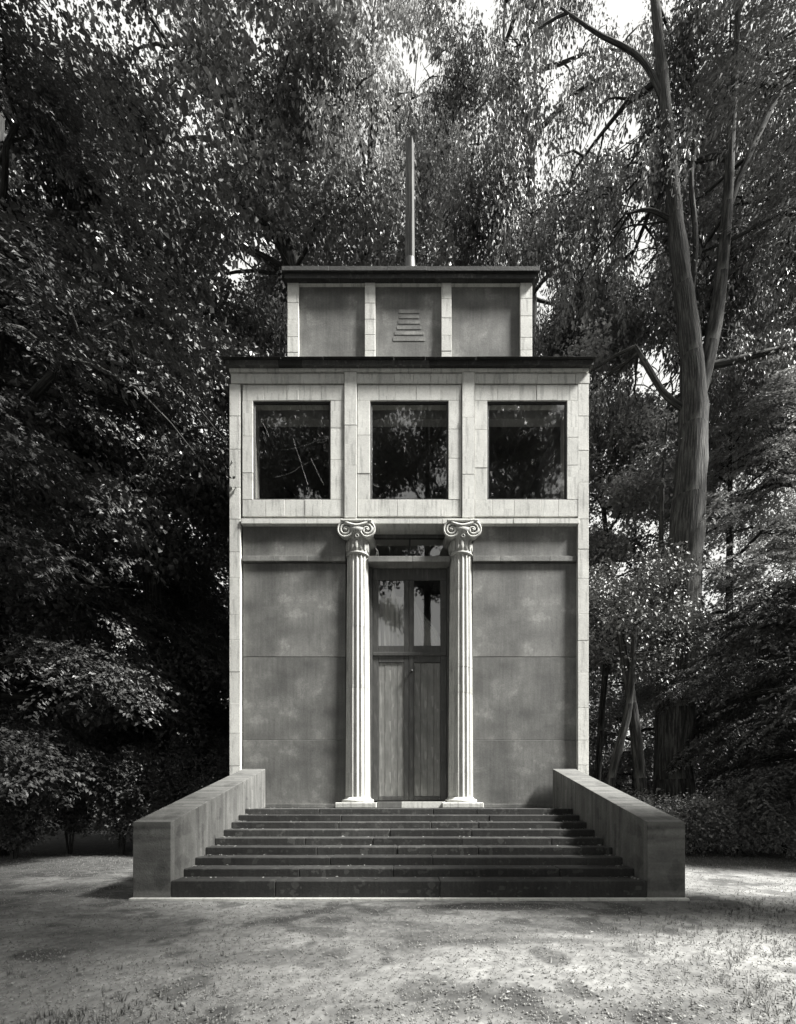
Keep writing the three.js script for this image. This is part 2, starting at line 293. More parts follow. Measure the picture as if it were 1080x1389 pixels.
const ring = lathe([[0.028, -0.05], [0.028, 0.035], [0.04, 0.045], [0.055, 0.03], [0.058, -0.05]], 18); ring.rotateX(Math.PI / 2); mesh('drilled_boss', ring, M.col[2], cap).position.set(0.02, n0 + 0.44, 0.335);
    for (const s of [-1, 1]) {
      // scroll: a flat spiral band swept through the depth of the capital
      const pts = [], r0 = 0.19, turns = 2.3;
      for (let i = 0; i <= 64; i++) { const q = i / 64, a = Math.PI / 2 - q * turns * Math.PI * 2, r = r0 * Math.pow(1 - q, 0.9) + 0.035; pts.push(V(s * (0.285 + r * Math.cos(a)), t - 0.27 + r * Math.sin(a), 0)); }
      const band = [];
      for (const [dz, rad] of [[0.355, 0.03]]) band.push(new THREE.TubeGeometry(new THREE.CatmullRomCurve3(pts.map((p) => p.clone().setZ(dz))), 90, rad, 6));
      mesh('volute', band[0], M.col[0], cap);
      const roll = lathe([[0.02, -0.36], [0.18, -0.36], [0.2, -0.3], [0.17, -0.16], [0.15, 0], [0.17, 0.16], [0.2, 0.27], [0.18, 0.31], [0.02, 0.325]], 28); roll.rotateX(Math.PI / 2);
      mesh('scroll_roll', roll, M.col[2], cap).position.set(s * 0.285, t - 0.27, 0);
      const eye = new THREE.SphereGeometry(0.05, 12, 8); mesh('volute_eye', eye, M.col[1], cap).position.set(s * 0.285, t - 0.27, 0.345);
    }
    const sag = new THREE.CatmullRomCurve3([V(-0.3, t - 0.07, 0.35), V(-0.18, t - 0.13, 0.37), V(0, t - 0.17, 0.38), V(0.18, t - 0.13, 0.37), V(0.3, t - 0.07, 0.35)]);
    mesh('sagging_band', new THREE.TubeGeometry(sag, 24, 0.045, 7), M.col[0], cap);
    piece(cap, 'cushion', -0.3, 0.3, t - 0.28, t - 0.05, -0.34, 0.31, M.col[2], 0.06);
    piece(cap, 'abacus', -0.42, 0.42, t - 0.055, t, -0.4, 0.4, M.col[0], 0.015);
  }

  // doorway: transom light above, two-leaf door below
  const tr = group('transom_window', bld), dx0 = fx(499), dx1 = fx(611.5);
  piece(tr, 'frame_bar', dx0, dx1, fy(716), fy(711.2), -0.56, -0.46, M.doorWood); piece(tr, 'frame_bar', fx(555), fx(557), fy(752), fy(716.2), -0.54, -0.47, M.metal);
  for (const [a, b] of [[dx0, fx(555)], [fx(557), dx1]]) { const p = mesh('pane', new THREE.PlaneGeometry(b - a - 0.01, fy(716.4) - fy(752.2)), M.glass, tr); p.position.set((a + b) / 2, (fy(716.4) + fy(752.2)) / 2, -0.505); }
  rowX(tr, 'ledge_block', dx0, dx1, fy(760), fy(752.4), -0.6, -0.06, 2, [M.attic, M.relief]);
  const dr = group('door', bld), dz = -0.42, st = (n, a, b, c, d, e = dz, m = M.doorWood) => piece(dr, n, fx(a), fx(b), fy(d), fy(c), e - 0.07, e, m, 0.008);
  st('jamb', 499, 503.5, 760.4, 1087, -0.36); st('jamb', 608, 611.5, 760.4, 1087, -0.36); st('head_rail', 503.7, 607.8, 760.4, 776.5);
  st('stile', 503.7, 512, 776.7, 1086); st('stile', 599, 607.8, 776.7, 1086); st('centre_stile', 548, 554.6, 776.7, 1086); st('centre_stile', 555, 561.8, 776.7, 1086);
  st('middle_rail', 512.2, 547.8, 868.5, 892); st('middle_rail', 562, 598.8, 868.5, 892);
  piece(dr, 'rail_moulding', fx(504), fx(607.6), fy(883), fy(878), dz, dz + 0.035, M.doorWood, 0.012);
  for (const [a, b] of [[512.2, 547.8], [562, 598.8]]) {
    st('bottom_rail', a, b, 1080, 1086);
    const x0 = fx(a), x1 = fx(b), n = 4;
    rowX(dr, 'panel_board', x0, x1, fy(1079.8), fy(892.2), dz - 0.06, dz - 0.03, n, M.doorPanel, 0.1);
    const p = mesh('pane', new THREE.PlaneGeometry(x1 - x0, fy(776.7) - fy(868.3)), M.glass, dr); p.position.set((x0 + x1) / 2, (fy(776.7) + fy(868.3)) / 2, dz - 0.035);
  }
  const kn = mesh('door_knob', lathe([[0, 0], [0.025, 0], [0.02, 0.04], [0.045, 0.06], [0.04, 0.1], [0, 0.11]], 20), M.metal, dr); kn.rotation.x = Math.PI / 2; kn.position.set(fx(558.5), fy(905), dz);
  rowX(bld, 'threshold', fx(512), fx(604), LAND + 0.003, fy(1087.5), -0.66, 0.12, 2, [M.slate[2], M.lime[2]], 0.6);
  // torn curtain and gathered drape hanging inside the door panes
  const sheet = (a, b, topY, fold, gather) => {
    const nx = 40, ny = 24, P = [], I = [];
    for (let j = 0; j <= ny; j++) for (let i = 0; i <= nx; i++) {
      const u = i / nx, v = j / ny, y0 = fy(866), y1 = topY(u), x = gather(u, v); P.push(fx(a) + (fx(b) - fx(a)) * x, y0 + (y1 - y0) * v, dz - 0.16 + fold * Math.sin(u * 34 + v * 2) + 0.01 * Math.sin(u * 90));
    }
    for (let j = 0; j < ny; j++) for (let i = 0; i < nx; i++) { const k = j * (nx + 1) + i; I.push(k, k + 1, k + nx + 1, k + 1, k + nx + 2, k + nx + 1); }
    const g = new THREE.BufferGeometry(); g.setAttribute('position', new THREE.Float32BufferAttribute(P, 3)); g.setIndex(I); g.computeVertexNormals(); return g;
  };
  mesh('torn_curtain', sheet(511, 549, (u) => fy(800 - 26 * Math.pow(Math.max(0, Math.cos(u * 11)), 6) - 8 * vn(u * 30, 2.5, 64, 3)), 0.018, (u) => u), M.cloth, dr);
  mesh('gathered_curtain', sheet(562, 600, (u) => fy(800 + 20 * u), 0.02, (u, v) => u * (1 - 0.72 * v * v)), M.cloth, dr);

  // attic
  const AZ = -0.6, S2 = (Df - AZ) / F, ax = (p) => (p - PX) * S2, ay = (p) => EYE + (PY - p) * S2, at0 = TOP - 0.05;
  const az = (p, z) => EYE + (PY - p) * (Df - AZ - z) / F;
  for (const [a, b] of [[390, 405], [495, 509], [599, 612.5], [706, 722]]) { const p = group('attic_post', bld); colY(p, 'stone_block', ax(a), ax(b), at0, az(377.5, 0.1) - 0.003, AZ - 0.4, AZ, 6, M.lime, 0.4); }
  for (const [a, b, k] of [[405, 495, 0], [509, 599, 1], [612.5, 706, 2]]) {
    const p = group('attic_panel', bld);
    piece(p, 'panel_slab', ax(a), ax(b), at0, ay(384), AZ - 0.3, AZ - 0.1, M.attic, 0.004);
    piece(p, 'top_rail', ax(a) + 0.003, ax(b) - 0.003, ay(383.8), az(377.5, 0.1) - 0.003, AZ - 0.3, AZ - 0.02, M.lime[0], 0.006);
    if (k === 1) {                                       // stepped emblem in flat relief: bars that widen downwards
      const bars = [[541, 569, 415, 420], [541.5, 568.5, 423, 427], [540, 570, 430, 434.5], [538.5, 571.5, 437.5, 442], [535, 575, 445, 449.5], [533, 577, 453, 458]];
      for (const [x0, x1, y0, y1] of bars) piece(p, 'relief_bar', ax(x0), ax(x1), ay(y1), ay(y0), AZ - 0.1, AZ - 0.092, M.relief, 0.003);
    }
  }
  const ab = -DEPTH + 1.2;
  for (const s of [-1, 1]) piece(bld, 'attic_side_wall', ax(s > 0 ? 721 : 391), ax(s > 0 ? 710 : 402), at0, az(377.5, 0.1) - 0.006, ab, AZ - 0.41, M.lime[2]);
  piece(bld, 'attic_back_wall', ax(402), ax(710), at0, az(377.5, 0.1) - 0.006, ab, ab + 0.3, M.slate[1]);
  const c5 = group('attic_cornice', bld); rowX(c5, 'cornice_slab', ax(387), ax(726), az(377.5, 0.1), az(370.5, 0.1), ab - 0.1, AZ + 0.1, 5, [M.cornice[1], M.cornice[0]], 0.5);
  rowX(c5, 'edge_slab', ax(384), ax(730), az(370.2, 0.1), az(360.5, 0.16), ab - 0.2, AZ + 0.16, 5, [M.cornice[2], M.cornice[0]], 0.5);
}
{
  const Z = 14.2, b = at(556, 372, Z), t = at(556, 192, Z), h = t.y - b.y;
  const pole = thing('flagpole', 'weathered tapering wooden mast standing on the attic roof', 'flagpole', [b.x, b.y, b.z]);
  const g = new THREE.CylinderGeometry(0.15, 0.17, h, 4, 6); g.rotateY(Math.PI / 4 - 0.33); const f = g.toNonIndexed(); f.computeVertexNormals(); mesh('shaft', f, M.pole, pole).position.y = h / 2;
  mesh('cap', new THREE.CylinderGeometry(0.05, 0.1, 0.06, 8), M.metal, pole).position.y = h + 0.028;
  mesh('socket', new THREE.CylinderGeometry(0.17, 0.2, 0.5, 10), M.metal, pole).position.y = 0.15;
}

// ------------------------------------------------------------------ foliage
function leafSet(n, place, L, Wd, seed) {
  const r = rng(seed), P = [], N = [], C = [];
  const up = V(0, 1, 0), e1 = V(), e2 = V();
  for (let i = 0; i < n; i++) {
    const { p, dir, nrm, s = 1 } = place(r, i / n), l = L * s * (0.7 + 0.6 * r()), w = Wd * s * (0.75 + 0.5 * r());
    dir.normalize(); const side = V().crossVectors(dir, nrm).normalize(), nn = V().crossVectors(side, dir).normalize();
    const tip = p.clone().addScaledVector(dir, l).addScaledVector(nn, -0.12 * l), mid = p.clone().addScaledVector(dir, l * 0.45), a = mid.clone().addScaledVector(side, w / 2).addScaledVector(nn, 0.1 * w), b = mid.clone().addScaledVector(side, -w / 2).addScaledVector(nn, 0.1 * w);
    const k = 0.82 + 0.36 * r();
    for (const q of [[p, a, tip], [p, tip, b]]) {
      e1.subVectors(q[1], q[0]); e2.subVectors(q[2], q[0]); const m = V().crossVectors(e1, e2).normalize();
      for (const v of q) { P.push(v.x, v.y, v.z); N.push(m.x, m.y, m.z); C.push(k, k, k); }
    }
  }
  const g = new THREE.BufferGeometry(); g.setAttribute('position', new THREE.Float32BufferAttribute(P, 3)); g.setAttribute('normal', new THREE.Float32BufferAttribute(N, 3)); g.setAttribute('color', new THREE.Float32BufferAttribute(C, 3)); return g;
}
const rv = (r) => V(r() * 2 - 1, r() * 2 - 1, r() * 2 - 1);
const LEAF = {
  // loose clump, leaves tilted about the horizontal
  clump: leafSet(36, (r) => { const p = rv(r); while (p.length() > 1) p.copy(rv(r)); p.multiply(V(0.55, 0.42, 0.55)); return { p, dir: rv(r).add(V(p.x, -0.35, p.z)), nrm: V(0, 1, 0).addScaledVector(rv(r), 0.75), s: 0.6 + 0.9 * r() }; }, 0.135, 0.088, 11),
  // flat spray along +x, twigs to both sides, drooping towards the tip
  spray: leafSet(48, (r, t) => { const x = Math.pow(r(), 0.8) * 1.25, s = r() < 0.5 ? -1 : 1, d = r() * 0.42 * (1 - 0.6 * x / 1.25), p = V(x + d * 0.5, -0.22 * x * x + (r() - 0.5) * 0.08, s * d); return { p, dir: V(0.8, -0.35, s * 0.8).addScaledVector(rv(r), 0.4), nrm: V(0, 1, 0).addScaledVector(rv(r), 0.35) }; }, 0.12, 0.075, 12),
  // weeping twig along -y
  hang: leafSet(36, (r) => { const y = -r() * 1.5, a = r() * 6.28, d = 0.04 + 0.2 * r(); return { p: V(d * Math.cos(a), y, d * Math.sin(a)), dir: V(Math.cos(a) * 0.5, -1, Math.sin(a) * 0.5).addScaledVector(rv(r), 0.25), nrm: V(Math.cos(a), 0.5, Math.sin(a)).addScaledVector(rv(r), 0.5) }; }, 0.165, 0.075, 13),
  // coarse clump for trees that stand far off or out of the frame
  far: leafSet(30, (r) => { const p = rv(r); while (p.length() > 1) p.copy(rv(r)); p.multiply(V(0.8, 0.65, 0.8)); return { p, dir: rv(r).add(V(p.x, -0.2, p.z)), nrm: V(0, 1, 0).addScaledVector(rv(r), 0.9) }; }, 0.26, 0.17, 14),
};
const leafMat = (g, rough) => std({ color: grey(g), roughness: rough, vertexColors: true, side: THREE.DoubleSide });
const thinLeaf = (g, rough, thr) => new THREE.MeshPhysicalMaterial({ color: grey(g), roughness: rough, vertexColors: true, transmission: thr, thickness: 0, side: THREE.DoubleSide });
const LM = { dark: leafMat(0.075, 0.42), mid: leafMat(0.165, 0.48), pale: thinLeaf(0.24, 0.88, 0.42) };  // pale: leaf colour lightened to stand in for sunlit foliage

function tube(pts, rad, seg = 7) {
  const P = [], N = [], U = [], I = []; let up = V(0.31, 0.05, 0.95), len = 0;
  for (let i = 0; i < pts.length; i++) {
    const t = pts[Math.min(i + 1, pts.length - 1)].clone().sub(pts[Math.max(i - 1, 0)]).normalize(), a = V().crossVectors(t, up).normalize(), b = V().crossVectors(a, t); up = b;
    if (i) len += pts[i].distanceTo(pts[i - 1]);
    for (let k = 0; k <= seg; k++) { const q = k / seg * Math.PI * 2, wob = seg > 8 ? 1 + 0.22 * (vn(k % seg * 2, len * 0.9, 2 * seg, 17) - 0.5) : 1, n = a.clone().multiplyScalar(Math.cos(q)).addScaledVector(b, Math.sin(q)), p = pts[i].clone().addScaledVector(n, rad[i] * wob); P.push(p.x, p.y, p.z); N.push(n.x, n.y, n.z); U.push(k / seg * Math.max(1, Math.round(rad[0] * 4)), len * 0.4); }
  }
  for (let i = 0; i < pts.length - 1; i++) for (let k = 0; k < seg; k++) { const a = i * (seg + 1) + k, b = a + seg + 1; I.push(a, b, a + 1, a + 1, b, b + 1); }
  const g = new THREE.BufferGeometry(); g.setAttribute('position', new THREE.Float32BufferAttribute(P, 3)); g.setAttribute('normal', new THREE.Float32BufferAttribute(N, 3)); g.setAttribute('uv', new THREE.Float32BufferAttribute(U, 2)); g.setIndex(I); return g;
}
function bezierPts(ctrl, n) { const c = new THREE.CatmullRomCurve3(ctrl, false, 'centripetal'); return c.getPoints(n); }

// gaps in the canopy where the sky stands open: [photo x, photo y, radius in pixels]; each tree keeps its own branches' leaves out of them
const GAPS = [[218, 60, 30], [255, 128, 26], [262, 182, 18], [300, 190, 12], [250, 284, 16], [362, 44, 26], [322, 358, 34], [368, 322, 18], [572, 62, 34], [552, 30, 20], [700, 30, 18], [772, 50, 22], [832, 140, 26], [846, 165, 20], [790, 160, 12], [862, 255, 22], [880, 300, 30], [866, 345, 18], [812, 320, 20], [905, 505, 44], [882, 470, 16], [955, 430, 20], [958, 350, 14], [950, 470, 12], [1045, 235, 16], [1055, 60, 10], [960, 590, 14], [885, 710, 16], [848, 770, 16], [876, 880, 13], [838, 930, 14], [960, 700, 12], [965, 800, 14], [1020, 640, 12], [850, 990, 10]];
const m4 = new THREE.Matrix4(), qq = new THREE.Quaternion(), ee = new THREE.Euler();
function inGap(p) { if (p.z > -4) return false; const k = F / -p.z, u = PX + p.x * k, v = PY - (p.y - EYE) * k; for (const [a, b, r] of GAPS) if (Math.hypot(u - a, (v - b)) < r * 0.9 + 0.27 * k) return true; return false; }

// base: [x, z]; trunk: [[dx, y, dz, r] ...]; the crown grows on limbs that leave the trunk between y = crown[0] and crown[1]
function tree(o) {
  rnd = rng(o.seed);
  const [bx, bz] = o.base, t = thing(o.name ?? 'broadleaf_tree', o.label, o.category ?? 'tree', [bx, 0, bz], o.group);
  const ctrl = o.trunk.map(([x, y, z]) => V(x, y, z)), n = 48, pts = bezierPts(ctrl, n), rads = pts.map((p, i) => { const q = i / n * (o.trunk.length - 1), k = Math.min(Math.floor(q), o.trunk.length - 2), f = q - k; return (o.trunk[k][3] * (1 - f) + o.trunk[k + 1][3] * f) * (1 + 0.05 * Math.sin(i * 2.3)); });
  if (!o.noFlare) { rads[0] *= 1.5; rads[1] *= 1.2; rads[2] *= 1.06; }
  const bark = o.bark ?? M.bark;
  mesh('trunk', tube(pts, rads, 18), bark, t);
  for (const f of o.forks ?? []) { const fp = bezierPts(f.map(([x, y, z]) => V(x, y, z)), 18); mesh('limb', tube(fp, fp.map((_, i) => { const q = i / 18 * (f.length - 1), k = Math.min(Math.floor(q), f.length - 2), u = q - k; return f[k][3] * (1 - u) + f[k + 1][3] * u; }), 10), bark, t); }
  const stems = [[pts, rads], ...(o.forks ?? []).map((f) => { const fp = bezierPts(f.map(([x, y, z]) => V(x, y, z)), n); return [fp, fp.map(() => f[0][3] * 0.8)]; })];
  const [y0, y1] = o.crown, R = o.spread, cl = [], nl = o.limbs;
  for (let i = 0; i < nl; i++) {
    const fr = (i + 0.3 + 0.6 * rnd()) / nl, y = y0 + (y1 - y0) * fr, [sp, sr] = stems[i % stems.length];
    let k = sp.findIndex((p) => p.y >= y); if (k < 0) k = n - 1 - Math.floor(rnd() * 4);
    const s = sp[k], az = o.az ? o.az[0] + (o.az[1] - o.az[0]) * rnd() : i * 2.39996 + rr(-0.4, 0.4), prof = Math.pow(Math.sin(Math.PI * clamp(0.12 + 0.8 * fr)), 0.7), len = R * prof * rr(0.75, 1.15), rise = o.rise ?? 0.35, droop = o.droop ?? 0.3;
    const d = V(Math.cos(az), 0, -Math.sin(az)), lp = [], side = V(-d.z, 0, d.x), bend = rr(-0.25, 0.25);
    for (let q = 0; q <= 7; q++) { const u = q / 7; lp.push(s.clone().addScaledVector(d, len * u).addScaledVector(side, bend * len * u * u).add(V(rr(-1, 1) * 0.06 * len * u, len * (rise * u - (rise + droop) * 0.55 * u * u) + rr(-1, 1) * 0.03 * len, rr(-1, 1) * 0.06 * len * u))); }
    const r0 = Math.min(sr[k] * 0.6, 0.035 + len * 0.021), gs = [tube(lp, lp.map((_, q) => r0 * (1 - 0.86 * q / 7)), 7)];
    const carriers = [[lp, 0.35]];
    const ns = o.subs ?? 5;
    for (let b = 0; b < ns; b++) {
      const u = 0.25 + 0.7 * (b + rnd()) / ns, f = Math.floor(u * 7), s2 = lp[f].clone().lerp(lp[Math.min(f + 1, 7)], u * 7 - f), sg = b % 2 ? 1 : -1, dd = d.clone().multiplyScalar(0.75).addScaledVector(side, sg * rr(0.5, 1.1)).normalize(), l2 = len * rr(0.28, 0.5) * (1.15 - 0.5 * u), bp = [];
      for (let q = 0; q <= 4; q++) { const v = q / 4; bp.push(s2.clone().addScaledVector(dd, l2 * v).add(V(rr(-0.06, 0.06), l2 * (0.25 * v - (0.3 + droop) * v * v), rr(-0.06, 0.06)))); }
      gs.push(tube(bp, bp.map((_, q) => r0 * 0.42 * (1 - 0.85 * q / 4)), 5)); carriers.push([bp, 0.1]);
    }
    mesh('limb', mergeGeometries(gs), bark, t);
    const per = Math.round(o.clusters / nl);
    for (let c = 0; c < per; c++) {
      const [cp, lo] = carriers[Math.floor(rnd() * carriers.length)], u = lo + (1.04 - lo) * Math.pow(rnd(), 0.8), m = cp.length - 1, f = Math.min(m - 1, Math.floor(u * m)), p = cp[f].clone().lerp(cp[f + 1], u * m - f), j = (o.fuzz ?? 0.55);
      const off = rv(rnd).multiplyScalar(j); off.y *= 0.6; p.add(off);
      if (o.minY && p.y < o.minY) continue;
      const wx = p.x + bx, wz = p.z + bz;
      if (Math.abs(wx) < 5.9 && wz > -22 && wz < 0 && p.y < 17) continue;                 // nothing grows through the building or over its forecourt
      if (inGap(V(wx, p.y, wz))) continue;
      cl.push([p, az + rr(-1.0, 1.0), d]);
    }
  }
  const kind = o.leaf ?? 'clump', im = new THREE.InstancedMesh(LEAF[kind], o.mat ?? LM.mid, cl.length), col = new THREE.Color();
  cl.forEach(([p, az], i) => {
    const s = (o.leafScale ?? 1) * rr(0.75, 1.25);
    if (kind === 'spray') ee.set(rr(-0.35, 0.35), az, rr(-0.55, 0.05) + (o.sprayTilt ?? 0), 'YXZ'); else if (kind === 'hang') ee.set(rr(-0.25, 0.25), rnd() * 6.28, rr(-0.25, 0.25)); else ee.set(rr(-0.5, 0.5), rnd() * 6.28, rr(-0.5, 0.5));
    m4.compose(p, qq.setFromEuler(ee), V(s, s, s)); im.setMatrixAt(i, m4); const k = rr(0.75, 1.25) ; im.setColorAt(i, col.setRGB(k, k, k));
  });
  im.name = 'crown'; im.userData.kind = 'stuff'; im.castShadow = im.receiveShadow = true; t.add(im);
  return t;
}
const X = (px, Z) => (px - PX) * Z / F, Y = (py, Z) => EYE + (PY - py) * Z / F;
const straight = (h, r, lean = 0, leanz = 0) => [[0, -0.1, 0, r], [lean * 0.2, h * 0.3, 0, r * 0.85], [lean * 0.6, h * 0.65, leanz * 0.5, r * 0.6], [lean, h, leanz, r * 0.16]];

// in view, beside and behind the building
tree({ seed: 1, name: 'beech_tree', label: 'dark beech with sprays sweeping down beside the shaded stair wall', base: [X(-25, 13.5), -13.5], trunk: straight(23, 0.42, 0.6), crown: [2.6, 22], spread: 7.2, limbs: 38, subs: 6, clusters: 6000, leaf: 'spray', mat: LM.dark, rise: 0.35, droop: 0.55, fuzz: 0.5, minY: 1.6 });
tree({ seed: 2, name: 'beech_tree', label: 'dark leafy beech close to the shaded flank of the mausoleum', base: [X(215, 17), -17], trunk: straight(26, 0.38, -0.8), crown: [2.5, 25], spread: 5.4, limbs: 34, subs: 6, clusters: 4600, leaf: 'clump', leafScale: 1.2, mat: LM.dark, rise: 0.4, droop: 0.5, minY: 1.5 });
{ // tree with the long bent limb that shows beside the attic
  const Z = 21.5, b = at(405, 400, Z), p = (x, y) => { const q = at(x, y, Z); return [q.x - b.x, q.y, 0]; };
  tree({ seed: 3, name: 'bent_tree', label: 'tree with a thick bent leaning trunk rising behind the attic corner', base: [b.x, -Z], trunk: [[0, -0.1, 0, 0.5], [0.1, 14, 0, 0.46], [...p(392, 345), 0.42], [...p(345, 255), 0.36], [...p(308, 150), 0.27], [...p(270, 40), 0.16], [...p(255, -20), 0.07]], forks: [[[...p(398, 375), 0.2], [...p(340, 340), 0.15], [...p(280, 315), 0.11], [...p(225, 270), 0.04]], [[...p(335, 225), 0.16], [...p(290, 190), 0.1], [...p(235, 190), 0.06], [...p(190, 205), 0.03]], [[...p(400, 380), 0.18], [...p(385, 300), 0.13], [...p(392, 180), 0.1], [...p(378, 60), 0.04]]], crown: [20, 38], spread: 6.5, limbs: 30, subs: 5, clusters: 3000, leaf: 'clump', leafScale: 1.25, mat: LM.mid, rise: 0.3, droop: 0.4 });
}
tree({ seed: 4, name: 'weeping_tree', label: 'weeping tree with leaves toned as sunlit whose hanging twigs fill the sky behind the mast', base: [X(482, 25), -25], trunk: straight(44, 0.42, 1.0), crown: [17, 45], spread: 7, limbs: 36, subs: 5, clusters: 3400, leaf: 'hang', leafScale: 1.25, mat: LM.pale, rise: 0.45, droop: 0.3, fuzz: 0.8 });
tree({ seed: 5, name: 'tall_tree', label: 'tall straight tree with a bare dark trunk showing above the attic', base: [X(717, 23), -23], trunk: [[0, -0.1, 0, 0.44], [0, 15, 0, 0.38], [0.05, 30, 0, 0.32], [-0.1, 43, 0, 0.1]], forks: [[[-0.05, 30, 0, 0.13], [-0.9, 33, 0.2, 0.1], [-2.1, 37, 0.3, 0.05]], [[0, 27, 0, 0.2], [-1.2, 30, 0, 0.16], [-1.35, 36, 0, 0.1], [-1.2, 42, 0, 0.05]]], crown: [19, 43], spread: 6, limbs: 28, subs: 5, clusters: 2300, leaf: 'hang', leafScale: 1.2, mat: LM.mid, rise: 0.3, droop: 0.35, fuzz: 0.8 });
tree({ seed: 6, name: 'round_tree', label: 'round dark leafy tree directly behind the attic and mast', base: [X(620, 29), -29], trunk: straight(36, 0.35), crown: [18, 32], spread: 6, limbs: 26, clusters: 2600, leaf: 'clump', leafScale: 1.3, mat: LM.mid });
{ // the large forked tree beside the sunlit flank
  const Z = 16.2, b = at(916, 1060, Z), p = (x, y, dz = 0) => { const q = at(x, y, Z); return [q.x - b.x, q.y, dz]; };
  tree({ seed: 7, name: 'forked_tree', label: 'large old tree that forks in two above head height beyond the lit stair wall', base: [b.x, -Z], trunk: [[0, -0.1, 0, 0.68], [...p(914, 1000), 0.62], [...p(922, 850), 0.6], [...p(936, 650), 0.48], [...p(941, 530), 0.42], [...p(932, 430), 0.32], [...p(917, 310), 0.25], [...p(903, 150), 0.19], [...p(888, 0), 0.14], [...p(880, -60), 0.1]], forks: [[[...p(940, 560), 0.3], [...p(957, 500), 0.26], [...p(974, 410), 0.22], [...p(985, 300), 0.18], [...p(992, 180), 0.14], [...p(1000, 40), 0.09], [...p(1004, -40), 0.07]], [[...p(985, 290), 0.13], [...p(1010, 225), 0.11], [...p(1045, 150), 0.09], [...p(1085, 80), 0.05]], [[...p(938, 400), 0.1], [...p(944, 330), 0.09], [...p(938, 240), 0.07], [...p(950, 160), 0.04]], [[...p(934, 560), 0.12], [...p(902, 535), 0.1], [...p(880, 500), 0.1], [...p(862, 470), 0.06]], [[...p(980, 330), 0.09], [...p(1020, 310), 0.07], [...p(1090, 275), 0.04]], [[...p(942, 500), 0.14], [...p(985, 492), 0.12], [...p(1040, 478), 0.1], [...p(1100, 462), 0.07]], [[...p(915, 300), 0.08], [...p(880, 285), 0.06], [...p(850, 290), 0.03]], [[...p(905, 150), 0.1], [...p(870, 80), 0.08], [...p(810, 45), 0.06], [...p(760, 10), 0.03]]], crown: [18, 31], spread: 4.8, limbs: 40, subs: 5, clusters: 2200, leaf: 'hang', mat: LM.mid, rise: 0.3, droop: 0.4, fuzz: 0.6, az: [0.2, 2.95] });
}
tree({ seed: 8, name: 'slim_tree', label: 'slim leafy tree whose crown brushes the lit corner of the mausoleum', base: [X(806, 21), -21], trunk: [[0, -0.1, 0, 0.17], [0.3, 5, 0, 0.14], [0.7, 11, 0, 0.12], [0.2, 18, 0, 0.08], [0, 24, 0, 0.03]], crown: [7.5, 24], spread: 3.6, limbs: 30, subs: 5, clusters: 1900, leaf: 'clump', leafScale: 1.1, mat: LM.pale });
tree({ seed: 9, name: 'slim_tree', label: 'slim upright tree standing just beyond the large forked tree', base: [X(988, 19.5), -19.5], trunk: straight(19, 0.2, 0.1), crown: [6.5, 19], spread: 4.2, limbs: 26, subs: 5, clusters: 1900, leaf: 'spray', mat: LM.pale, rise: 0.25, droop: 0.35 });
tree({ seed: 10, name: 'beech_tree', label: 'beech with layered sprays toned as sunlit overhanging from beyond the forked tree', base: [X(1115, 19), -19], trunk: straight(30, 0.4, -0.5), crown: [14, 31], spread: 6, limbs: 30, subs: 6, clusters: 1800, leaf: 'spray', mat: LM.pale, rise: 0.3, droop: 0.55, az: [0.5, 3.2] });
tree({ seed: 11, name: 'yew_tree', label: 'low dense dark yew at the gravel edge past the lit stair wall', base: [X(1125, 13.6), -13.6], trunk: straight(9, 0.3), crown: [1.4, 8.8], spread: 3.8, limbs: 30, subs: 6, clusters: 3600, leaf: 'spray', leafScale: 0.85, mat: LM.dark, rise: 0.2, droop: 0.35 });
tree({ seed: 14, name: 'beech_tree', label: 'tall beech whose high sprays hang past the upper fork of the forked tree', base: [X(1165, 18), -18], trunk: straight(35, 0.4, -0.8), crown: [19, 35], spread: 6.5, limbs: 30, subs: 6, clusters: 2100, leaf: 'spray', leafScale: 1.15, mat: LM.mid, rise: 0.3, droop: 0.5, az: [1.2, 4.0] });
tree({ seed: 12, name: 'bushy_tree', label: 'bushy tree in the gap between the mausoleum and the forked tree', base: [X(862, 27), -27], trunk: straight(19, 0.2), crown: [2, 19], spread: 3.6, limbs: 26, clusters: 1300, leaf: 'clump', leafScale: 1.3, mat: LM.mid });
tree({ seed: 13, name: 'bushy_tree', label: 'bushy tree behind the slim upright tree', base: [X(1015, 26), -26], trunk: straight(12, 0.2), crown: [2, 12], spread: 4.2, limbs: 26, clusters: 1000, leaf: 'clump', leafScale: 1.3, mat: LM.mid });
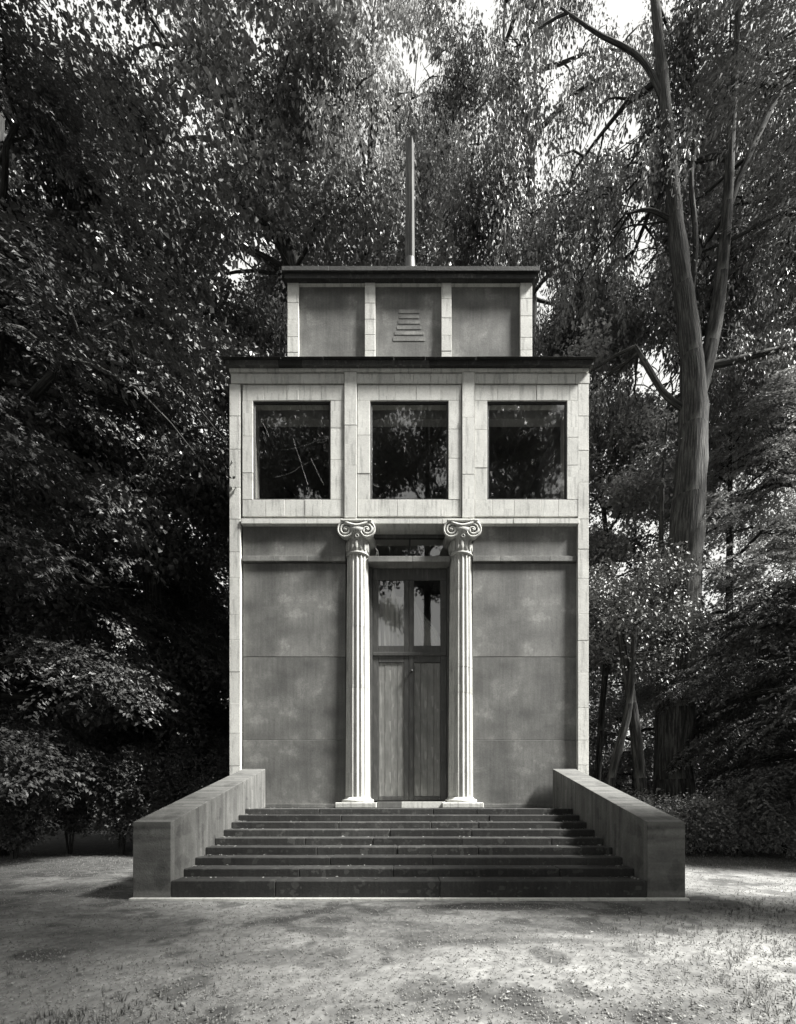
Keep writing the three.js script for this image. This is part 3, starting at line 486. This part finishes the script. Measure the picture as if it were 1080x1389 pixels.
// leaning young trunks between the building and the forked tree
{
  const lean = (seed, px, Z, trunk, label) => tree({ seed, name: 'leaning_sapling', label, base: [X(px, Z), -Z], trunk, noFlare: true, crown: [6, 10], spread: 1.8, limbs: 8, subs: 3, clusters: 150, leaf: 'clump', leafScale: 0.8, mat: LM.mid, group: 'leaning saplings by the forked tree' });
  const q = (px, py, Z, b) => (px - b) * Z / F;
  lean(21, 872, 15.2, [[0, -0.1, 0, 0.2], [q(868, 0, 15.2, 872), 2.5, 0, 0.19], [q(856, 0, 15.2, 872), 5.0, 0, 0.16], [q(842, 0, 15.2, 872), 7.2, 0, 0.12], [q(828, 0, 15.2, 872), 9.6, 0, 0.05]], 'thicker leaning sapling between the mausoleum and the forked tree');
  lean(22, 818, 15.0, [[0, -0.1, 0, 0.15], [q(832, 0, 15, 818), 2.7, 0, 0.14], [q(852, 0, 15, 818), 4.6, 0, 0.12], [q(860, 0, 15, 818), 6.8, 0, 0.08], [q(866, 0, 15, 818), 9.2, 0, 0.04]], 'crooked sapling crossing behind another beside the forked tree');
  lean(23, 893, 17.0, [[0, -0.1, 0, 0.13], [0, 3.5, 0, 0.13], [q(896, 0, 17, 893), 8, 0, 0.12], [q(898, 0, 17, 893), 13, 0, 0.07], [q(905, 0, 17, 893), 16, 0, 0.03]], 'upright sapling close against the forked tree trunk');
}
// sunlit trees farther back, and dark ones closing the wood
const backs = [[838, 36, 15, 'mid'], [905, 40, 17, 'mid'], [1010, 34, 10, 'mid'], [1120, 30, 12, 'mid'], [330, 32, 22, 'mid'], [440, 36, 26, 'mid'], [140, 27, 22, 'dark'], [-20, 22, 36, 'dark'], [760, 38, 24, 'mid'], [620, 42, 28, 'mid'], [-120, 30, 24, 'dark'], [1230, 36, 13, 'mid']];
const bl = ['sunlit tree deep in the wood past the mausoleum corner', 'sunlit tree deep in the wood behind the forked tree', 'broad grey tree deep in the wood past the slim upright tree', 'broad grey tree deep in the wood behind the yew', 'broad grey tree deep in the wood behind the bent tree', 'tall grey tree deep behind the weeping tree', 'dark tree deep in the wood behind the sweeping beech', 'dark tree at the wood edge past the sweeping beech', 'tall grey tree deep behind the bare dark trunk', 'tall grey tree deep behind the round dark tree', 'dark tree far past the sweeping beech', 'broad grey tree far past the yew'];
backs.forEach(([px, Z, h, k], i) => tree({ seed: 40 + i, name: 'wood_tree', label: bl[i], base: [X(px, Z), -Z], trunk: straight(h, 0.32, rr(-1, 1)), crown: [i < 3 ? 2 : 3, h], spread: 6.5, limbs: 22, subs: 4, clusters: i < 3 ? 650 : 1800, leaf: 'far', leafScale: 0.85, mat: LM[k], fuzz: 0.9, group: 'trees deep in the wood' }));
// trees on the camera's side of the clearing: they shade the gravel and are mirrored in the panes
const side = [[13.5, -0.7, 28, 19, 2.1, 'clump', 2100], [14.5, -3.0, 38, 28, 1.9, 'clump', 2000], [10.8, -5.0, 13, 6.5, 1.1, 'clump', 500], [18, 7, 24, 5, 4, 'far', 1500], [25, -16, 17, 2, 5, 'far', 1300], [27, -7, 18, 2, 5.5, 'far', 1300], [26, 3, 18, 2, 5.5, 'far', 1300], [20, 12, 24, 2, 6, 'far', 1300], [9.5, 17, 38, 5, 6.5, 'far', 2200], [-8.5, 16, 38, 4, 6.5, 'far', 2200], [-13, 6, 28, 4, 6, 'far', 1700], [-15, -4, 24, 4, 5, 'far', 1700], [1.2, 4.6, 31, 15, 7.0, 'far', 1500], [-7.5, 3.5, 30, 8, 6, 'far', 1300], [9, 7, 32, 7, 6.2, 'far', 1300]];
const sl = ['tall narrow tree on the sunny side of the clearing', 'very tall narrow tree on the sunny side of the clearing', 'short narrow tree on the sunny side of the clearing', 'tree behind the sunny edge of the clearing', 'low tree far beyond the yew', 'low tree far out on the sunny side', 'low tree far out past the sunny edge of the clearing', 'tree at the far sunny corner of the clearing', 'tall tree facing the doorway across the clearing', 'tall tree facing the shaded stair wall across the clearing', 'tree at the shaded corner of the clearing', 'tree on the shaded edge of the clearing before the beech', 'broad tree spreading over the clearing opposite the doorway', 'broad tree spreading over the clearing opposite the shaded stair wall', 'broad tree spreading over the clearing opposite the lit stair wall'];
side.forEach(([x, z, h, y0, sp, lf, nc], i) => tree({ seed: 60 + i, name: 'clearing_tree', label: sl[i], base: [x, z], trunk: straight(h, 0.3), crown: [y0, h], spread: sp, limbs: 22, subs: 4, clusters: nc, leaf: lf, mat: LM.mid, fuzz: 0.7, group: 'trees round the clearing' }));

// shrubs and saplings
function shrub(seed, px, Z, h, w, n, mat, label, leaf = 'clump', grp = 'shrubs at the edge of the wood') {
  rnd = rng(seed);
  const t = thing('shrub', label, 'shrub', [X(px, Z), 0, -Z], grp), cl = [];
  for (let s = 0; s < 9; s++) {
    const a = s * 2.4 + rnd(), l = w * rr(0.3, 0.95), tip = V(Math.cos(a) * l, h * rr(0.6, 1), Math.sin(a) * l * 0.7), mid = V(tip.x * 0.35, tip.y * 0.6, tip.z * 0.35), pts = bezierPts([V(tip.x * 0.05, -0.05, tip.z * 0.05), mid, tip], 6);
    mesh('stem', tube(pts, pts.map((_, i) => 0.025 * (1 - 0.8 * i / 6)), 5), M.bark, t);
    for (let c = 0; c < n / 9; c++) { const p = pts[2 + Math.floor(rnd() * 5)].clone().add(V(rr(-0.35, 0.35), rr(-0.3, 0.25), rr(-0.35, 0.35))); if (p.y > 0.15) cl.push([p, a + rr(-1, 1)]); }
  }
  const im = new THREE.InstancedMesh(LEAF[leaf], mat, cl.length), c = new THREE.Color();
  cl.forEach(([p, az], i) => { const s = rr(0.45, 0.8); ee.set(rr(-0.4, 0.4), az, rr(-0.6, 0.2), 'YXZ'); m4.compose(p, qq.setFromEuler(ee), V(s, s, s)); im.setMatrixAt(i, m4); const k = rr(0.7, 1.4); im.setColorAt(i, c.setRGB(k, k, k)); });
  im.name = 'foliage'; im.userData.kind = 'stuff'; im.castShadow = im.receiveShadow = true; t.add(im);
}
[[875, 14.2, 1.7, 1.0], [940, 13.9, 1.75, 1.2], [1000, 13.6, 1.8, 1.2], [1062, 13.2, 1.7, 1.2]].forEach(([px, Z, h, w], i) => shrub(80 + i, px, Z, h, w, 260, LM.mid, ['low shrub tucked behind the lit stair wall', 'low shrub in front of the forked tree', 'low shrub between the forked tree and the yew', 'low shrub in front of the yew'][i]));
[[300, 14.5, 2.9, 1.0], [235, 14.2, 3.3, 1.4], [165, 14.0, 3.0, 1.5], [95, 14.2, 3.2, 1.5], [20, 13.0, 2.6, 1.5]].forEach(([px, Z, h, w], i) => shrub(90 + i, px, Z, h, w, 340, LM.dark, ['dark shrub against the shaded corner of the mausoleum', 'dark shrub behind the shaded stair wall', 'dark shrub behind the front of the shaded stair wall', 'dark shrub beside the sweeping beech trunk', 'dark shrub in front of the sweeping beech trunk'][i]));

// ------------------------------------------------------------------ the wood beyond, litter, pebbles, grass
function scatter(name, geo, mat, n, seed, put, label, category) {
  const r = rng(seed), im = new THREE.InstancedMesh(geo, mat, n), c = new THREE.Color();
  for (let i = 0; i < n; i++) { const { p, e, s, k } = put(r, i); m4.compose(p, qq.setFromEuler(e), s); im.setMatrixAt(i, m4); im.setColorAt(i, c.setRGB(k, k, k * 0.98)); }
  im.name = numbered(name); im.userData = { kind: 'stuff', label, category }; im.castShadow = im.receiveShadow = true; scene.add(im);
}
scatter('far_woodland', LEAF.far, LM.mid, 6000, 301, (r) => { const a = -Math.PI * 0.02 - r() * Math.PI * 0.96, R = 48 + (Math.cos(a) > 0.3 ? 14 : 0) + 22 * r(), h = Math.pow(r(), 0.9) * (Math.cos(a) > 0.3 ? 7 : 17), hole = inGap(V(Math.cos(a) * R, h, Math.sin(a) * R - 2)); return { p: hole ? V(Math.cos(a) * R, 0.5, Math.sin(a) * R - 2) : V(Math.cos(a) * R, h, Math.sin(a) * R - 2), e: new THREE.Euler(r() * 6, r() * 6, r() * 6), s: V(2.2, 2.2, 2.2), k: 0.6 + 0.8 * r() }; }, 'dense dark woodland closing the view behind all the trees', 'woodland');
const inStair = (x, z) => Math.abs(x) < 4.6 && z < -Z0 + 0.2 && z > -22;
const spot = (r, near = 2.6, far = 15, w = 1.05) => { for (;;) { const Z = near + (far - near) * Math.pow(r(), 1.5), x = (r() - 0.5) * 2 * w * Z * 0.9; if (!inStair(x, -Z)) return [x, -Z]; } };
scatter('gravel', new THREE.IcosahedronGeometry(1, 0), std({ color: grey(0.19), roughness: 0.9 }), 30000, 302, (r) => { const [x, z] = spot(r), s = 0.004 + 0.007 * r() * r(); return { p: V(x, 0.0, z), e: new THREE.Euler(r() * 6, r() * 6, r() * 6), s: V(s * 1.4, s * 0.8, s), k: 0.9 + 0.7 * r() }; }, 'loose grey pebbles strewn over the forecourt', 'gravel');
const litterLeaf = leafSet(1, () => ({ p: V(-0.5, 0, 0), dir: V(1, 0, 0), nrm: V(0, 1, 0) }), 1, 0.6, 5);
scatter('fallen_leaves', litterLeaf, std({ color: grey(0.16), roughness: 0.7, vertexColors: true, side: THREE.DoubleSide }), 2600, 303, (r, i) => {
  let [x, z] = spot(r), y = 0.01, s = 0.02 + 0.03 * r();
  if (i < 420) { const k = Math.floor(r() * 9), e = r() < 0.6; x = e ? (r() < 0.5 ? -1 : 1) * (XI - 0.05 - 0.7 * r() * r()) : (r() - 0.5) * 2 * XI; z = -Z0 - (k + (k < 8 ? 0.35 + 0.6 * r() : 3 * r())) * TREAD; y = 0.29 + (LAND - 0.29) * k / 8 + 0.012; s *= 1.3; }   // blown onto the treads
  else if (i < 640) { x = (r() - 0.5) * 9.6; z = -Df - 0.1 - 0.45 * r(); y = TOP + 0.06; s *= 1.5; }                                                                                                                                       // and onto the roof
  return { p: V(x, y, z), e: new THREE.Euler(r() * 0.5 - 0.25, r() * 6.28, r() * 0.5 - 0.25), s: V(s, s, s), k: 0.7 + 1.5 * r() }; }, 'scattered small dry leaves on the gravel', 'fallen leaves');
{
  const P = [], N = []; const r = rng(9);
  for (let i = 0; i < 7; i++) { const a = r() * 6.28, h = 0.05 + 0.07 * r(), d = 0.02 + 0.06 * r(), b = V(Math.cos(a) * 0.015, 0, Math.sin(a) * 0.015), t = V(Math.cos(a) * d, h, Math.sin(a) * d), s = V(-Math.sin(a), 0, Math.cos(a)).multiplyScalar(0.004); for (const v of [b.clone().add(s), b.clone().sub(s), t]) { P.push(v.x, v.y, v.z); N.push(0, 0.8, 0.6); } }
  const g = new THREE.BufferGeometry(); g.setAttribute('position', new THREE.Float32BufferAttribute(P, 3)); g.setAttribute('normal', new THREE.Float32BufferAttribute(N, 3));
  scatter('grass', g, std({ color: grey(0.16), roughness: 0.6, side: THREE.DoubleSide }), 2200, 304, (r) => {
    let x, z; for (;;) { [x, z] = spot(r, 2.5, 14); const q = fbm(x / 10 + 7, z / 10 + 9, 10, 3, 230), w = smooth(1.2, 3.2, x - (-z - 3) * 0.35) * smooth(9, 5, -z) + smooth(-1.0, -2.6, x + (-z - 3) * 0.2) * smooth(5, 3.4, -z) + smooth(5.2, 6.5, Math.abs(x)) * smooth(9.5, 12, -z); if (r() < w * smooth(0.35, 0.6, q) + 0.004) break; }
    const s = 0.35 + 0.45 * r(); return { p: V(x, -0.01, z), e: new THREE.Euler(0, r() * 6.28, 0), s: V(s, s * 0.8, s), k: 0.6 + 0.9 * r() };
  }, 'thin tufts of grass at the gravel edge', 'grass');
}
renderer.render(scene, camera);
